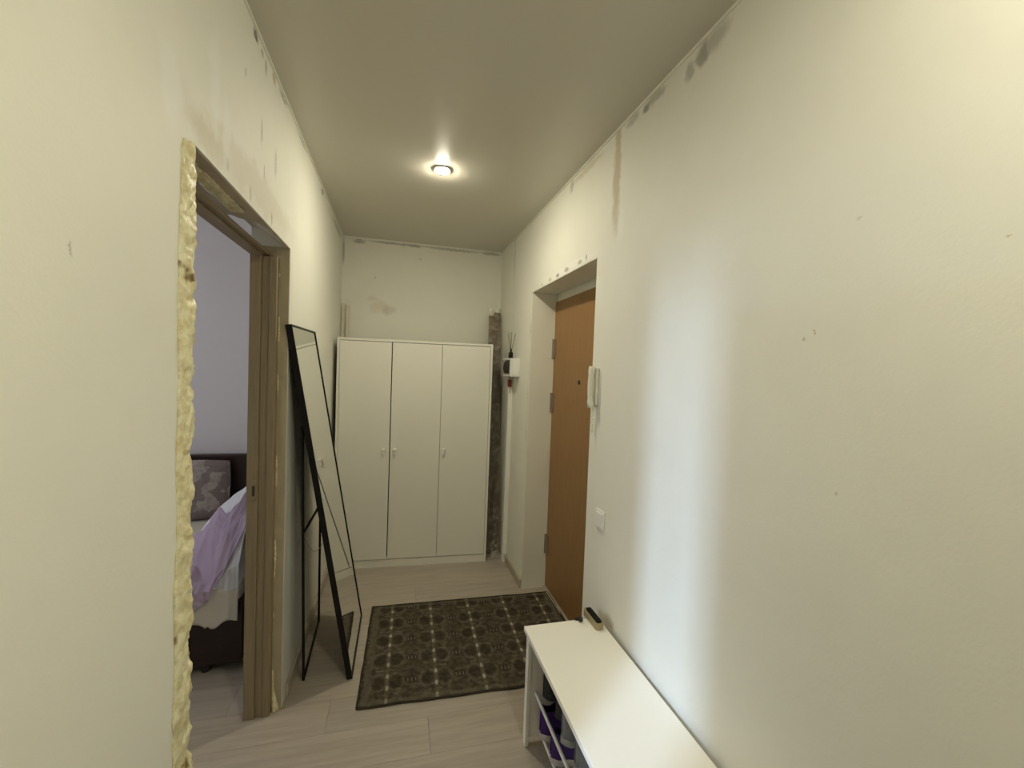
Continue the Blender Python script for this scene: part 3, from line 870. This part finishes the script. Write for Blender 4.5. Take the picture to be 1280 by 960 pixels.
# ------------------------------------------------------------------ bedroom
def bed():
    t = thing('bed', 'dark brown bed seen through the bedroom doorway', 'bed', (-1.7, 2.95, 0))
    x0, x1, y0, y1 = -.99, .985, -.575, .56
    b = MB().box(x0, x1, y0, y0+.03, .055, .36, .004).box(x0, x1, y1-.03, y1, .055, .36, .004)
    b.box(x0, x0+.03, y0+.03, y1-.03, .055, .36, .004).box(x1-.03, x1, y0+.03, y1-.03, .055, .36, .004).box(x0+.03, x1-.03, y0+.03, y1-.03, .2, .23)
    b.build('bed_base', M['bed_wood'], t)
    MB().box(x0, x1, y1, y1+.06, .055, .875, .012, 3).build('headboard', M['bed_wood'], t)
    MB().box(x0+.02, x1-.02, y0+.02, y1-.01, .231, .43, .03, 3).build('mattress', M['sheet'], t)
    for x in (x0+.08, -.0, x1-.17, ):
        for y in (y0+.05, y1-.05):
            MB().lathe([(.006, 0), (.022, .003), (.025, .025), (.02, .05), (.012, .0555)], (x, y, 0), 16).build('caster', M['blackplastic'], t, smooth='auto')
bed()
SB = Vector
def bedz(x, y):
    r = math.sqrt(((x+.66)/.40)**2+((y-2.70)/.38)**2)
    return .452+.41*max(0, 1-r*r)**.7 if r < 1 else .452
def drape(name, label, cat, x0, x1, hem, back, lift, m, amp, fr, top=lambda x, y: .448, seed=0, nu=80, nv=80, yf=2.357, lean=0):
    """cloth: lies on the bed from y=back to the front edge, then hangs down by hem(x)"""
    def f(u, v):
        x = x0+(x1-x0)*u
        bk = back(x) if callable(back) else back
        Ltop = bk-yf; Lh = hem(x); s = (Ltop+Lh)*v
        n = noise.fractal(Vector((x*fr, s*fr*.7, seed)), .8, 2., 4); rd = 1-abs(noise.noise(Vector((x*fr*.8+s*fr*.5*lean, s*fr*.35, seed+5))))*2
        dz = amp*(.6*n+.5*rd)+lift
        if s < Ltop:
            y = bk-s; zt = top(x, y)
            k = min(1, (Ltop-s)/.05)
            return SB((x, y-(dz+.006)*(1-k)*.5, zt+max(.004, dz)*(.4+.6*k)))
        w = s-Ltop
        zt = top(x, yf)
        return SB((x, yf-max(.003, dz)*.9-.01, zt-w+.006))
    o = MB().grid(nu, nv, f).build(name, m, None, smooth=True, solid=.004)
    return tag(o, label, cat)
def hem_sheet(x):
    return .17+.05*math.exp(-((x+.83)/.04)**2)+.02*math.sin(x*9)+.02*(1 if x < -.86 else 0)
drape('bed_sheet', 'white sheet hanging unevenly over the front of the bed', 'sheet', -2.6, -.722, hem_sheet, 3.40, .004, M['sheet'], .016, 5, seed=1, nu=160)
drape('duvet', 'bunched white striped duvet piled at the right end of the bed', 'duvet', -1.06, -.74+.02, lambda x: .085+.25*(x+.87), lambda x: 3.12, .010, M['duvet'], .020, 6.5, top=bedz, seed=3)
def back_l(x): return 2.535+.03*math.sin(x*17)+.02*math.sin(x*41)
drape('blanket', 'crumpled lilac blanket lying over the white duvet', 'blanket', -1.22, -.70, lambda x: .075 if x < -.88 else .075-.75*(x+.88), back_l, .050, M['lilac'], .050, 10.0, top=bedz, seed=8, nu=110, nv=90, lean=1)
def pillow():
    def f(u, v):
        a, b = -1+2*u, -1+2*v
        e = (max(0, 1-a**4)*max(0, 1-b**4))**.45
        return a, b, e
    t = MB(); hw, hh = .24, .205
    for sg in (1, -1):
        t.grid(30, 30, lambda u, v: SB((f(u, v)[0]*hw*(1-.06*f(u, v)[1]**2), sg*-.075*f(u, v)[2]+.004*noise.noise(SB((u*6, v*6, sg))), hh+f(u, v)[1]*hh*(1-.06*f(u, v)[0]**2))))
    o = t.build('pillow', M['pillow'], None, smooth=True)
    o.location = (-1.345, 3.345, .456); o.rotation_euler = (-.22, .0, .10)
    tag(o, 'brown and beige patterned pillow leaning on the headboard', 'pillow')
pillow()
